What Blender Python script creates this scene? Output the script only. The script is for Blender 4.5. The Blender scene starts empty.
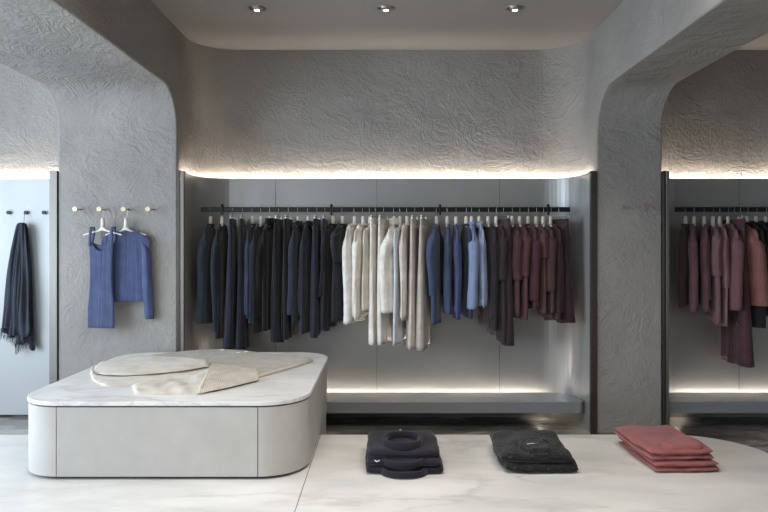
import bpy, math, random
from math import sin, cos, pi, radians, sqrt, atan2
from mathutils import Vector
R = random.Random(7)
sc = bpy.context.scene
COL = sc.collection

# ------------------------------------------------------------------ camera, world, lights, exposure
F = 650.0; H = 1.20; HY = 245.0
cam = bpy.data.cameras.new('camera'); co = bpy.data.objects.new('camera', cam); COL.objects.link(co)
co.location = (0, 0, H); co.rotation_euler = (pi/2, 0, 0)
cam.sensor_width = 36; cam.lens = 36*F/768; cam.shift_y = -11/768; cam.clip_start = .05
sc.camera = co
sc.view_settings.view_transform = 'Standard'; sc.view_settings.look = 'None'
sc.view_settings.gamma = 1; sc.view_settings.use_curve_mapping = False
sc.view_settings.exposure = 0.09
w = bpy.data.worlds.new('world'); sc.world = w; w.use_nodes = True
w.node_tree.nodes['Background'].inputs[0].default_value = (.75, .85, 1, 1)
w.node_tree.nodes['Background'].inputs[1].default_value = .5

def area(name, loc, rot, sx, sy, power, color, spread=180):
    l = bpy.data.lights.new(name, 'AREA'); l.shape = 'RECTANGLE'; l.size = sx; l.size_y = sy
    l.energy = power; l.color = color; l.spread = radians(spread)
    o = bpy.data.objects.new(name, l); COL.objects.link(o); o.location = loc; o.rotation_euler = rot
    return o
DAY = (.72, .86, 1.0)
area('window_daylight_left', (-4.70, 2.3, 1.45), (0, radians(-90), 0), 2.4, 3.6, 270, DAY)
area('window_daylight_rear', (-3.0, -2.40, 1.5), (radians(90), 0, 0), 3.2, 2.4, 72, (.84, .92, 1.0))
area('ceiling_light_panel', (.2, 2.3, 2.80), (0, 0, 0), 2.6, 1.7, 62, (1.0, .95, .89), 140)

# ------------------------------------------------------------------ helpers
def at(px, py, Y):
    return Vector(((px-384)*Y/F, Y, H-(py-HY)*Y/F))
def onz(px, py, z):
    Y = (H-z)*F/(py-HY)
    return Vector(((px-384)*Y/F, Y, z))
def lin(h):
    h = h.lstrip('#'); o = []
    for i in (0, 2, 4):
        c = int(h[i:i+2], 16)/255
        o.append(c/12.92 if c <= .04045 else ((c+.055)/1.055)**2.4)
    return (o[0], o[1], o[2], 1)

class MB:
    def __init__(s): s.v = []; s.f = []
    def quad_grid(s, rows, closed=False, cap0=False, cap1=False):
        b = len(s.v); n = len(rows[0])
        for r in rows: s.v.extend([tuple(p) for p in r])
        for i in range(len(rows)-1):
            for j in range(n if closed else n-1):
                k = (j+1) % n
                s.f.append((b+i*n+j, b+i*n+k, b+(i+1)*n+k, b+(i+1)*n+j))
        if cap0: s.f.append(tuple(b+j for j in range(n))[::-1])
        if cap1: s.f.append(tuple(b+(len(rows)-1)*n+j for j in range(n)))
        return s
    def box(s, x0, x1, y0, y1, z0, z1):
        b = len(s.v)
        s.v += [(x0,y0,z0),(x1,y0,z0),(x1,y1,z0),(x0,y1,z0),(x0,y0,z1),(x1,y0,z1),(x1,y1,z1),(x0,y1,z1)]
        s.f += [tuple(b+i for i in q) for q in ((0,3,2,1),(4,5,6,7),(0,1,5,4),(1,2,6,5),(2,3,7,6),(3,0,4,7))]
        return s
    def tube(s, pts, r, n=8, ry=None, caps=True):
        pts = [Vector(p) for p in pts]; rows = []
        rr = r if isinstance(r, (list, tuple)) else [r]*len(pts)
        up = Vector((0, 0, 1)); t0 = (pts[1]-pts[0]).normalized()
        if abs(t0.dot(up)) > .9: up = Vector((0, 1, 0))
        a = t0.cross(up).normalized()
        for i, p in enumerate(pts):
            t = (pts[min(i+1, len(pts)-1)]-pts[max(i-1, 0)]).normalized()
            a = (a-t*a.dot(t)).normalized(); c = t.cross(a)
            rows.append([p+a*(rr[i]*cos(2*pi*j/n))+c*((ry or 1)*rr[i]*sin(2*pi*j/n)) for j in range(n)])
        return s.quad_grid(rows, True, caps, caps)
    def prism(s, poly, z0, z1):
        n = len(poly); b = len(s.v)
        s.v += [(p[0], p[1], z0) for p in poly]+[(p[0], p[1], z1) for p in poly]
        s.f.append(tuple(b+i for i in range(n))[::-1]); s.f.append(tuple(b+n+i for i in range(n)))
        for i in range(n):
            k = (i+1) % n; s.f.append((b+i, b+k, b+n+k, b+n+i))
        return s
    def cyl(s, c, axis, r, l, n=24, r2=None):
        c = Vector(c); ax = Vector(axis).normalized()
        return s.tube([c, c+ax*l], [r, r2 if r2 else r], n)
    def build(s, name, mat, parent=None, smooth=False, bevel=0, subsurf=0):
        me = bpy.data.meshes.new(name); me.from_pydata(s.v, [], s.f); me.update()
        if smooth:
            for p in me.polygons: p.use_smooth = True
        if mat: me.materials.append(mat)
        o = bpy.data.objects.new(name, me); COL.objects.link(o)
        if parent: o.parent = parent
        if bevel:
            m = o.modifiers.new('b', 'BEVEL'); m.width = bevel; m.segments = 3; m.limit_method = 'ANGLE'; m.angle_limit = radians(40)
        if subsurf:
            m = o.modifiers.new('s', 'SUBSURF'); m.levels = m.render_levels = subsurf
        import bmesh
        bm = bmesh.new(); bm.from_mesh(me); bmesh.ops.recalc_face_normals(bm, faces=bm.faces); bm.to_mesh(me); bm.free()
        return o

def tag(o, label, cat, group=None):
    o['label'] = label; o['category'] = cat
    if group: o['group'] = group
    return o
def thing(name, label, cat, loc=(0,0,0), rotz=0, group=None):
    o = bpy.data.objects.new(name, None); COL.objects.link(o); o.empty_display_size = .05
    o.location = loc; o.rotation_euler = (0, 0, rotz)
    return tag(o, label, cat, group)
def struct(o):
    o['kind'] = 'structure'; return o
def arc(cx, cy, r, a0, a1, n=12):
    return [(cx+r*cos(radians(a0+(a1-a0)*i/n)), cy+r*sin(radians(a0+(a1-a0)*i/n))) for i in range(n+1)]

# ------------------------------------------------------------------ materials
class N:
    def __init__(s, name):
        s.m = bpy.data.materials.new(name); s.m.use_nodes = True; s.t = s.m.node_tree
        s.b = s.t.nodes['Principled BSDF']
    def n(s, typ, **kw):
        d = s.t.nodes.new(typ)
        for k, v in kw.items():
            if k.startswith('i_'): d.inputs[k[2:].replace('_', ' ')].default_value = v
            else: setattr(d, k, v)
        return d
    def l(s, a, b): s.t.links.new(a, b)
    def coord(s, scale=(1,1,1), rot=(0,0,0)):
        c = s.n('ShaderNodeTexCoord'); m = s.n('ShaderNodeMapping')
        m.inputs['Scale'].default_value = scale; m.inputs['Rotation'].default_value = rot
        s.l(c.outputs['Object'], m.inputs[0]); return m.outputs[0]
    def math(s, op, a, b=None, c=None):
        d = s.n('ShaderNodeMath', operation=op)
        for i, x in enumerate((a, b, c)):
            if x is None: continue
            if isinstance(x, (int, float)): d.inputs[i].default_value = x
            else: s.l(x, d.inputs[i])
        return d.outputs[0]
    def ramp(s, fac, stops):
        d = s.n('ShaderNodeValToRGB'); e = d.color_ramp.elements
        while len(e) > 1: e.remove(e[-1])
        e[0].position = stops[0][0]; e[0].color = stops[0][1]
        for p, c in stops[1:]: x = e.new(p); x.color = c
        s.l(fac, d.inputs[0]); return d.outputs[0]
    def bump(s, h, strength, dist):
        d = s.n('ShaderNodeBump'); d.inputs['Strength'].default_value = strength; d.inputs['Distance'].default_value = dist
        s.l(h, d.inputs['Height']); s.l(d.outputs[0], s.b.inputs['Normal'])
def plain(name, hexc, rough=.6, metal=0, spec=.5):
    k = N(name); k.b.inputs['Base Color'].default_value = lin(hexc); k.b.inputs['Roughness'].default_value = rough
    k.b.inputs['Metallic'].default_value = metal; k.b.inputs['Specular IOR Level'].default_value = spec
    co_ = k.coord(); no = k.n('ShaderNodeTexNoise', i_Scale=60.0); k.l(co_, no.inputs['Vector'])
    k.bump(no.outputs[0], .05, .001)
    return k.m

def plaster():
    k = N('plaster'); c = k.coord()
    wn = k.n('ShaderNodeTexNoise', i_Scale=2.2, i_Detail=2.0); k.l(c, wn.inputs['Vector'])
    mix = k.n('ShaderNodeMixRGB', blend_type='ADD'); mix.inputs[0].default_value = .22
    k.l(c, mix.inputs[1]); k.l(wn.outputs['Color'], mix.inputs[2])
    def strokes(scale, fr, fa, off):
        vo = k.n('ShaderNodeTexVoronoi', i_Scale=scale); k.l(mix.outputs[0], vo.inputs['Vector'])
        d = k.n('ShaderNodeVectorMath', operation='SUBTRACT'); k.l(mix.outputs[0], d.inputs[0]); k.l(vo.outputs['Position'], d.inputs[1])
        rc = k.n('ShaderNodeVectorMath', operation='MULTIPLY_ADD'); k.l(vo.outputs['Color'], rc.inputs[0]); rc.inputs[1].default_value = (off,)*3; rc.inputs[2].default_value = (-off/2,)*3
        e = k.n('ShaderNodeVectorMath', operation='ADD'); k.l(d.outputs[0], e.inputs[0]); k.l(rc.outputs[0], e.inputs[1])
        ln = k.n('ShaderNodeVectorMath', operation='LENGTH'); k.l(e.outputs[0], ln.inputs[0])
        sp = k.n('ShaderNodeSeparateXYZ'); k.l(e.outputs[0], sp.inputs[0])
        ang = k.math('ARCTAN2', sp.outputs[2], k.math('ADD', sp.outputs[0], sp.outputs[1]))
        cb = k.n('ShaderNodeCombineXYZ'); k.l(k.math('MULTIPLY', ln.outputs['Value'], fr), cb.inputs[0]); k.l(k.math('MULTIPLY', ang, fa), cb.inputs[1])
        cc = k.n('ShaderNodeSeparateColor'); k.l(vo.outputs['Color'], cc.inputs[0]); k.l(k.math('MULTIPLY', cc.outputs[0], 40.0), cb.inputs[2])
        no = k.n('ShaderNodeTexNoise', i_Scale=1.0, i_Detail=2.5, i_Roughness=.6); k.l(cb.outputs[0], no.inputs['Vector'])
        return no.outputs[0]
    s1 = strokes(2.4, 52.0, 3.0, .35); s2 = strokes(4.1, 75.0, 3.5, .2)
    n2 = k.n('ShaderNodeTexNoise', i_Scale=45.0, i_Detail=3.0); k.l(c, n2.inputs['Vector'])
    n3 = k.n('ShaderNodeTexNoise', i_Scale=4.0, i_Detail=3.0); k.l(c, n3.inputs['Vector'])
    amp = k.ramp(n3.outputs[0], [(.38, (.25,.25,.25,1)), (.62, (1,1,1,1))])
    h = k.math('MULTIPLY', k.math('ADD', s1, k.math('MULTIPLY', s2, .6)), amp)
    h = k.math('MULTIPLY_ADD', n2.outputs[0], .35, h)
    k.bump(h, .65, .016)
    n4 = k.n('ShaderNodeTexNoise', i_Scale=1.6, i_Detail=5.0); k.l(c, n4.inputs['Vector'])
    k.l(k.ramp(n4.outputs[0], [(.3, lin('#8a8682')), (.7, lin('#98948f'))]), k.b.inputs['Base Color'])
    k.b.inputs['Roughness'].default_value = .85; k.b.inputs['Specular IOR Level'].default_value = .2
    return k.m
def marble(name, base, dark, vein, scale, rough, thr=.03, rot=.5):
    k = N(name); c = k.coord(scale=(scale*.55, scale*1.5, scale), rot=(0, 0, rot))
    wn = k.n('ShaderNodeTexNoise', i_Scale=1.1, i_Detail=6.0, i_Roughness=.6); k.l(c, wn.inputs['Vector'])
    mix = k.n('ShaderNodeMixRGB', blend_type='ADD'); mix.inputs[0].default_value = .7
    k.l(c, mix.inputs[1]); k.l(wn.outputs['Color'], mix.inputs[2])
    n1 = k.n('ShaderNodeTexNoise', i_Scale=1.5, i_Detail=5.0, i_Roughness=.55); k.l(mix.outputs[0], n1.inputs['Vector'])
    v = k.math('ABSOLUTE', k.math('SUBTRACT', n1.outputs[0], .5))
    vm = k.ramp(v, [(0, (1,1,1,1)), (thr, (.25,.25,.25,1)), (thr*3, (0,0,0,1))])
    n2 = k.n('ShaderNodeTexNoise', i_Scale=2.4, i_Detail=7.0); k.l(c, n2.inputs['Vector'])
    bc = k.ramp(n2.outputs[0], [(.35, lin(dark)), (.65, lin(base))])
    n3 = k.n('ShaderNodeTexNoise', i_Scale=1.0, i_Detail=2.0); k.l(c, n3.inputs['Vector'])
    vv = k.math('MULTIPLY', vm, k.ramp(n3.outputs[0], [(.4, (0,0,0,1)), (.6, (1,1,1,1))]))
    m2 = k.n('ShaderNodeMixRGB'); k.l(vv, m2.inputs[0]); k.l(bc, m2.inputs[1]); m2.inputs[2].default_value = lin(vein)
    k.l(m2.outputs[0], k.b.inputs['Base Color']); k.b.inputs['Roughness'].default_value = rough
    return k.m
def satin_metal(name, hexc, rough, metal):
    k = N(name); c = k.coord(scale=(1, 1, .15))
    n1 = k.n('ShaderNodeTexNoise', i_Scale=6.0, i_Detail=3.0); k.l(c, n1.inputs['Vector'])
    k.b.inputs['Base Color'].default_value = lin(hexc); k.b.inputs['Metallic'].default_value = metal
    k.l(k.ramp(n1.outputs[0], [(.3, (rough*.85,)*3+(1,)), (.7, (rough*1.15,)*3+(1,))]), k.b.inputs['Roughness'])
    k.bump(n1.outputs[0], .05, .004)
    return k.m
FAB = {}
def fabric(hexc, kind='weave'):
    key = (hexc, kind)
    if key in FAB: return FAB[key]
    k = N('fabric_'+kind); c = k.coord()
    n1 = k.n('ShaderNodeTexNoise', i_Scale=14.0, i_Detail=4.0); k.l(c, n1.inputs['Vector'])
    col = lin(hexc)[:3]; g_ = .3*col[0]+.5*col[1]+.2*col[2]; col = tuple((x+(g_-x)*(.33 if col[0] < 1.6*col[2] else .14))*((.78 if col[2] > col[0] else .95) if g_ < .06 else 1) for x in col)
    lo = tuple(x*.86 for x in col[:3])+(1,); hi = tuple(min(1, x*1.12) for x in col[:3])+(1,)
    bc = k.ramp(n1.outputs[0], [(.3, lo), (.7, hi)])
    if kind in ('rib', 'cable'):
        wv = k.n('ShaderNodeTexWave', wave_type='BANDS', bands_direction='X', i_Scale=45.0 if kind == 'rib' else 30.0, i_Distortion=1.2); k.l(c, wv.inputs['Vector'])
        k.bump(wv.outputs[1], .6, .003)
    elif kind == 'chunky':
        n2 = k.n('ShaderNodeTexVoronoi', i_Scale=110.0); k.l(c, n2.inputs['Vector'])
        k.bump(n2.outputs[0], .8, .004)
    elif kind == 'tweed':
        n2 = k.n('ShaderNodeTexVoronoi', i_Scale=90.0); k.l(c, n2.inputs['Vector'])
        k.bump(n2.outputs[0], .9, .005)
        n4 = k.n('ShaderNodeTexNoise', i_Scale=95.0, i_Detail=2.0); k.l(c, n4.inputs['Vector'])
        m = k.n('ShaderNodeMixRGB'); k.l(k.ramp(n4.outputs[0], [(.58, (0,0,0,1)), (.72, (.35,.35,.35,1))]), m.inputs[0])
        k.l(bc, m.inputs[1]); m.inputs[2].default_value = lin('#6f6862'); bc = m.outputs[0]
    else:
        n2 = k.n('ShaderNodeTexNoise', i_Scale=260.0, i_Detail=2.0); k.l(c, n2.inputs['Vector'])
        k.bump(n2.outputs[0], .3, .0015)
    if kind in ('weave', 'rib', 'chunky'):
        c2 = k.coord(scale=(26, 26, 2.2)); n5 = k.n('ShaderNodeTexNoise', i_Scale=1.0, i_Detail=2.5, i_Distortion=.6); k.l(c2, n5.inputs['Vector'])
        d2 = k.n('ShaderNodeBump'); d2.inputs['Strength'].default_value = .55; d2.inputs['Distance'].default_value = .022
        k.l(n5.outputs[0], d2.inputs['Height'])
        k.l(k.b.inputs['Normal'].links[0].from_socket, d2.inputs['Normal']); k.l(d2.outputs[0], k.b.inputs['Normal'])
    k.l(bc, k.b.inputs['Base Color'])
    k.b.inputs['Roughness'].default_value = .9; k.b.inputs['Specular IOR Level'].default_value = .15
    k.b.inputs['Sheen Weight'].default_value = .15; k.b.inputs['Sheen Roughness'].default_value = .5
    FAB[key] = k.m; return k.m
def emit(name, color, strength):
    k = N(name); k.b.inputs['Base Color'].default_value = (.8,.8,.8,1)
    k.b.inputs['Emission Color'].default_value = color; k.b.inputs['Emission Strength'].default_value = strength
    return k.m

M_PLASTER = plaster()
M_CEIL = plain('ceiling_paint', '#98948f', .8)
M_WHITE = plain('white_paint', '#c9c7c3', .8)
M_MARBLE = marble('pale_marble', '#dddad5', '#c6c4c0', '#b3b0ab', 1.0, .35)
M_TOPMARBLE = marble('white_marble', '#e4e2df', '#d2d1cf', '#bdbcbb', 1.7, .3, .02, .9)
M_FLOOR = marble('dark_stone', '#7d7975', '#46433f', '#b9b2a8', 1.2, .22, .06, -.3)
M_PANEL = satin_metal('grey_satin_metal', '#9b9b99', .34, .35)
M_PANEL_L = satin_metal('pale_grey_lacquer', '#b0b3b3', .45, .05)
M_BENCH = satin_metal('bench_metal', '#9a9da1', .22, .35)
M_BRONZE = satin_metal('dark_bronze', '#4b4540', .4, .6)
M_FRAME = satin_metal('grey_bronze', '#77736e', .4, .6)
M_BLACK = plain('black_metal', '#1b1b1b', .4, .5)
M_WIRE = plain('steel_wire', '#a8a49c', .3, 1)
M_HANG = plain('white_hanger', '#d9d3c6', .5)
M_BRASS = plain('pale_brass', '#b7ab90', .3, .8)
M_SUEDE = N('grey_plaster_veneer')
_c = M_SUEDE.coord(); _n = M_SUEDE.n('ShaderNodeTexNoise', i_Scale=3.0, i_Detail=8.0, i_Roughness=.65); M_SUEDE.l(_c, _n.inputs['Vector'])
M_SUEDE.l(M_SUEDE.ramp(_n.outputs[0], [(.3, lin('#a9a5a0')), (.7, lin('#b7b3ae'))]), M_SUEDE.b.inputs['Base Color'])
M_SUEDE.b.inputs['Roughness'].default_value = .7; M_SUEDE.bump(_n.outputs[0], .15, .004); M_SUEDE = M_SUEDE.m
M_DARK = plain('shadow_gap_black', '#2a2a2c', .7)
WARM = (1.0, .87, .74, 1)
M_LED = emit('led_warm', WARM, 92)
M_LEDB = emit('led_warm_low', WARM, 105)

# ------------------------------------------------------------------ setting
ZF = -.23; ZC = 2.8425; YP = 4.92; YW = 5.475; YB = 5.40; ZS = 2.362
XL0, XL1 = -2.467, -1.567; XR0, XR1 = 1.612, 2.104
XE = 4.8
struct(MB().box(-XE, XE, -2.5, 5.8, ZF-.1, ZF).build('floor', M_FLOOR))
struct(MB().box(-XE, XE, -2.5, 5.8, ZC, ZC+.1).build('ceiling', M_CEIL))
pf = [(-XE+.0, 2.0)] + [(2.22, 2.0)] + arc(1.80, 3.696, .42, 0, 90, 16) + [(-XE, 4.116)]
seam = MB()
platform = struct(MB().prism(pf, ZF, 0).build('floor_platform', M_MARBLE, bevel=.004))
# joint lines of the marble platform
struct(MB().box(-.403, -.400, 2.0, 4.116, -.002, .0006).build('trim_1', M_DARK))
def pier(name, x0, x1):
    prof = [(YW+.3, ZF), (YP, ZF), (YP, ZS-.3)]
    prof += [(a, b) for a, b in arc(YP-.3, ZS-.3, .3, 0, 90, 14)][1:]
    prof += [(-2.5, ZS), (-2.5, ZC+.02), (YW+.3, ZC+.02)]
    m = MB(); n = len(prof)
    m.v = [(x0, a, b) for a, b in prof]+[(x1, a, b) for a, b in prof]
    m.f = [tuple(range(n))[::-1], tuple(range(n, 2*n))]+[(i, (i+1) % n, n+(i+1) % n, n+i) for i in range(n)]
    return struct(m.build(name, M_PLASTER, bevel=.012))
pier('wall_left_pier', XL0, XL1); pier('wall_right_pier', XR0, XR1)
def bay(name, x0, x1, fl, fr):
    p = arc(x0+.34, YW-.34, .34, 180, 90, 16) if fl else [(x0, YW)]
    p += arc(x1-.34, YW-.34, .34, 90, 0, 16) if fr else [(x1, YW)]
    p += [(x1, YW+.12), (x0, YW+.12)]
    n = len(p); m = MB()
    m.v = [(a, b, ZF) for a, b in p]+[(a, b, ZC+.02) for a, b in p]
    m.f = [(i, (i+1) % n, n+(i+1) % n, n+i) for i in range(n)]
    return struct(m.build(name, M_PLASTER, smooth=False))
bay('wall_back', XL1, XR0, True, True)
bay('wall_back_left', -XE, XL0, False, False)
bay('wall_back_right', XR1, XE, True, False)
struct(MB().box(XE, XE+.1, -2.5, 5.8, ZF, ZC).build('wall_right', M_WHITE))
# left wall with its tall shop window, wall behind the camera
m = MB(); m.box(-XE-.1, -XE, -2.5, .4, ZF, ZC); m.box(-XE-.1, -XE, 4.2, 5.8, ZF, ZC); m.box(-XE-.1, -XE, .4, 4.2, 2.7, ZC); m.box(-XE-.1, -XE, .4, 4.2, ZF, .2)
struct(m.build('wall_left', M_WHITE))
struct(MB().box(-XE-.1, XE+.1, -2.6, -2.5, ZF, ZC).build('wall_front', M_WHITE))

# ------------------------------------------------------------------ display niches: metal shells, posts, benches, light strips
ZT = 1.752
def shell_path(x0, x1, fl, fr, off=0, yfront=4.935, r=.26):
    p = []
    if fl: p += [(x0-off, yfront), (x0-off, YB-r)] + arc(x0+r, YB-r, r+off, 180, 90, 12)
    else: p += [(x0, YB+off)]
    if fr: p += arc(x1-r, YB-r, r+off, 90, 0, 12) + [(x1+off, yfront)]
    else: p += [(x1, YB+off)]
    return p
def shell(name, label, x0, x1, fl, fr, mat, z0=ZF, seams=()):
    t = thing(name, label, 'wall panel', ((x0+x1)/2, YB, z0))
    inv = lambda L: [(a-(x0+x1)/2, b-YB) for a, b in L]
    a = inv(shell_path(x0, x1, fl, fr)); b = inv(shell_path(x0, x1, fl, fr, .018))
    MB().prism(a+b[::-1], 0, ZT-z0).build('panel', mat, t, smooth=False)
    for s in seams:
        MB().box(s-(x0+x1)/2-.0012, s-(x0+x1)/2+.0012, -.0012, .0005, .02, ZT-z0-.001).build('panel_joint', M_DARK, t)
    return t
XSL, XSR = -1.510, 1.559
shell('niche_lining', 'grey satin metal lining of the central clothes niche with rounded corners', XSL, XSR, True, True, M_PANEL, seams=(-.06, .96, -.9))
shell('niche_lining', 'grey satin metal lining of the right-hand clothes niche', 2.157, XE-.03, True, False, M_PANEL, seams=(2.95,))
shell('back_panel', 'flat pale grey panel behind the hanging scarf at the left edge', -XE+.03, -2.53, False, False, M_PANEL_L, z0=ZF+.02)
def post(x0, x1, label, mat=None):
    tag(MB().box(x0, x1, YP-.012, YP+.05, ZF, ZT+.008).build('frame_post', mat or M_BRONZE, bevel=.002), label, 'frame post')
post(XL1+.003, XL1+.026, 'dark bronze upright at the right edge of the left pier')
post(XL1+.030, XSL-.002, 'grey metal upright at the left front edge of the central niche', M_FRAME)
post(1.562, 1.609, 'dark bronze upright between the central niche and the right pier')
post(2.107, 2.130, 'dark bronze upright at the right edge of the right pier')
post(2.134, 2.155, 'slim blue-grey metal upright at the left edge of the right niche', M_FRAME)
post(-2.528, -2.470, 'wide grey bronze upright between scarf panel and left pier', M_FRAME)
def bench(label, x0, x1, fl, fr):
    g = .045
    cx = (x0+x1)/2; r = .22; yf = 5.02; yb = YB-g
    p = []
    p += ([(x0+.012, yf)] + arc(x0+.012+r, yb-r, r, 180, 90, 10)) if fl else [(x0, yf), (x0, yb)]
    p += (arc(x1-.012-r, yb-r, r, 90, 0, 10) + [(x1-.012, yf+.03)] + [(x1-.04, yf)]) if fr else [(x1, yb), (x1, yf)]
    t = thing('bench_shelf', label, 'bench', (cx, yf, -.1))
    MB().prism([(a-cx, b-yf) for a, b in p], .0, .087).build('shelf_board', M_BENCH, t, bevel=.003)
    MB().box(x0+.3-cx, x1-.3-cx, YB-.058-yf, YB-.002-yf, -.02, .012).build('strip_light_blocker', M_DARK, t)  # unseen tray added to keep the strip's light from leaking below the bench
    return t
bench('long low grey metal bench under the central clothes rail', XSL, XSR, True, True)
bench('low grey metal bench under the right-hand clothes rail', 2.157, XE-.05, True, False)
def led(label, path, w_, z0, z1, mat):
    m = MB(); n = len(path); o_ = []
    for i in range(n):
        a = Vector(path[max(i-1, 0)]); b = Vector(path[min(i+1, n-1)]); d = (b-a).normalized()
        o_.append((path[i][0]-d.y*w_, path[i][1]+d.x*w_))
    m.quad_grid([[(p[0], p[1], z0), (q[0], q[1], z0), (q[0], q[1], z1), (p[0], p[1], z1)] for p, q in zip(path, o_)], True, True, True)
    tag(m.build('light_strip', mat), label, 'light strip')
led('warm light strip glowing above the central niche lining', shell_path(XSL, XSR, True, True, .024, 5.0), .008, ZT-.045, ZT-.030, M_LED)
led('warm light strip glowing above the right-hand niche lining', shell_path(2.157, XE-.1, True, False, .024, 5.0), .008, ZT-.045, ZT-.030, M_LED)
led('warm light strip glowing above the scarf panel at the left', [(-XE+.1, YB+.024), (-2.56, YB+.024)], .008, ZT-.045, ZT-.030, M_LED)
led('warm light strip glowing behind the central bench', [(XSL+.24, YB-.028), (XSR-.24, YB-.028)], .012, -.085, -.078, M_LEDB)
led('warm light strip glowing behind the right-hand bench', [(2.157+.24, YB-.028), (XE-.15, YB-.028)], .012, -.085, -.078, M_LEDB)

# downlights
for px, wh in ((257, 'leftmost'), (386, 'middle'), (515, 'rightmost')):
    p = at(px, 8, 4.505)
    t = thing('downlight', 'round silver recessed spotlight in the ceiling, %s of the three' % wh, 'ceiling light', (p.x, p.y, ZC), 0, 'ceiling spotlights')
    m = MB(); rows = []
    for r_, z_ in ((.062, 0), (.062, -.004), (.052, -.006), (.046, -.001)):
        rows.append([(r_*cos(2*pi*i/32), r_*sin(2*pi*i/32), z_) for i in range(32)])
    m.quad_grid(rows, True).build('trim_ring', M_WIRE, t, smooth=True)
    m = MB(); rows = []
    for r_, z_ in ((.046, -.002), (.044, -.010), (.03, -.018), (.018, -.016)):
        rows.append([(r_*cos(2*pi*i/32), r_*sin(2*pi*i/32), z_) for i in range(32)])
    m.quad_grid(rows, True).build('gimbal', M_WIRE, t, smooth=True)
    MB().cyl((0, 0, -.0155), (0, 0, -1), .018, .003, 24).build('lamp_lens', emit('lens', (1, .85, .7, 1), 4), t)
    l = bpy.data.lights.new('spot', 'SPOT'); l.energy = 9; l.spot_size = radians(75); l.spot_blend = .8; l.color = (1, .86, .72); l.shadow_soft_size = .03
    lo = bpy.data.objects.new('spot_bulb', l); COL.objects.link(lo); lo.parent = t; lo.location = (0, 0, -.03); lo.rotation_euler = (radians(12), 0, 0)

# ------------------------------------------------------------------ rails
YR = 5.17; ZR = at(0, 209.5, YR).z
def rail(label, x0, x1, brackets):
    t = thing('clothes_rail', label, 'clothes rail', ((x0+x1)/2, YR, ZR)); cx = (x0+x1)/2
    MB().box(x0-cx, x1-cx, -.007, .007, -.019, .019).build('bar', M_BLACK, t, bevel=.002)
    for px in brackets:
        x = (px-384)*YR/F-cx
        m = MB().box(x-.008, x+.008, -.02, -.008, -.045, .042).box(x-.006, x+.006, .0075, YB-YR-.004, -.012, .012).box(x-.008, x+.008, -.02, .012, .021, .042)
        m.build('bracket', M_BLACK, t, bevel=.002)
    return t
rail('long black clothes rail running across the central niche', (201-384)*YR/F, (570-384)*YR/F, (222.5, 331.5, 440, 548))
rail('black clothes rail in the right-hand niche', (675-384)*YR/F, XE-.3, (830,))

# ------------------------------------------------------------------ hangers
def mk_hanger():
    t = bpy.data.objects.new('clothes_hanger', None); COL.objects.link(t)
    MB().tube([(-.011,0,-.012),(-.012,0,.012),(-.008,0,.024),(.002,0,.027),(.011,0,.020),(.0125,0,.0),(.0115,0,-.026),(.004,0,-.042),(0,0,-.055),(0,0,-.062)], .0016, 6).build('hook', M_WIRE, t, smooth=True)
    m = MB(); rows = []
    for i in range(29):
        u = -.15+.30*i/28; a = abs(u)
        zc = -.141-.05*(a/.19)**1.05 + .018*math.exp(-(a/.018)**2)
        hh = .007-.002*(a/.19)+.018*math.exp(-(a/.02)**2)
        th = .005+.006*math.exp(-(a/.03)**2)
        rows.append([(u, th*cos(2*pi*j/10), zc+hh*sin(2*pi*j/10)) for j in range(10)])
    m.quad_grid(rows, True, True, True)
    # upright neck
    m.tube([(0,0,-.054),(0,0,-.075),(0,0,-.10),(0,0,-.124)], [.011,.0135,.0145,.017], 10)
    m.build('shoulder_bar', M_HANG, t, smooth=True)
    return t
def mk_clip():
    t = bpy.data.objects.new('clip_hanger', None); COL.objects.link(t)
    MB().tube([(-.011,0,-.012),(-.012,0,.012),(-.008,0,.024),(.002,0,.027),(.011,0,.020),(.0125,0,.0),(.0115,0,-.026),(.004,0,-.036),(0,0,-.042),(0,0,-.058)], .0016, 6).build('hook', M_WIRE, t, smooth=True)
    MB().tube([(-.185,0,-.062),(-.1,0,-.058),(0,0,-.057),(.1,0,-.058),(.185,0,-.062)], .0025, 8).build('wire_bar', M_WIRE, t, smooth=True)
    for s in (-.13, .13):
        MB().box(s-.012, s+.012, -.0075, .0075, -.088, -.05).build('clip', M_WIRE, t, bevel=.002)
    return t
_h0 = {'h': None, 'c': None}
def dup(root):
    r = root.copy(); COL.objects.link(r)
    for ch in list(root.children):
        c = ch.copy(); COL.objects.link(c); c.parent = r
    return r
def hanger(kind, loc, rotz, label, group):
    if _h0[kind] is None:
        o = _h0[kind] = mk_hanger() if kind == 'h' else mk_clip()
    else: o = dup(_h0[kind])
    o.location = loc; o.rotation_euler = (0, 0, rotz)
    return tag(o, label, 'hanger', group)

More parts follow.
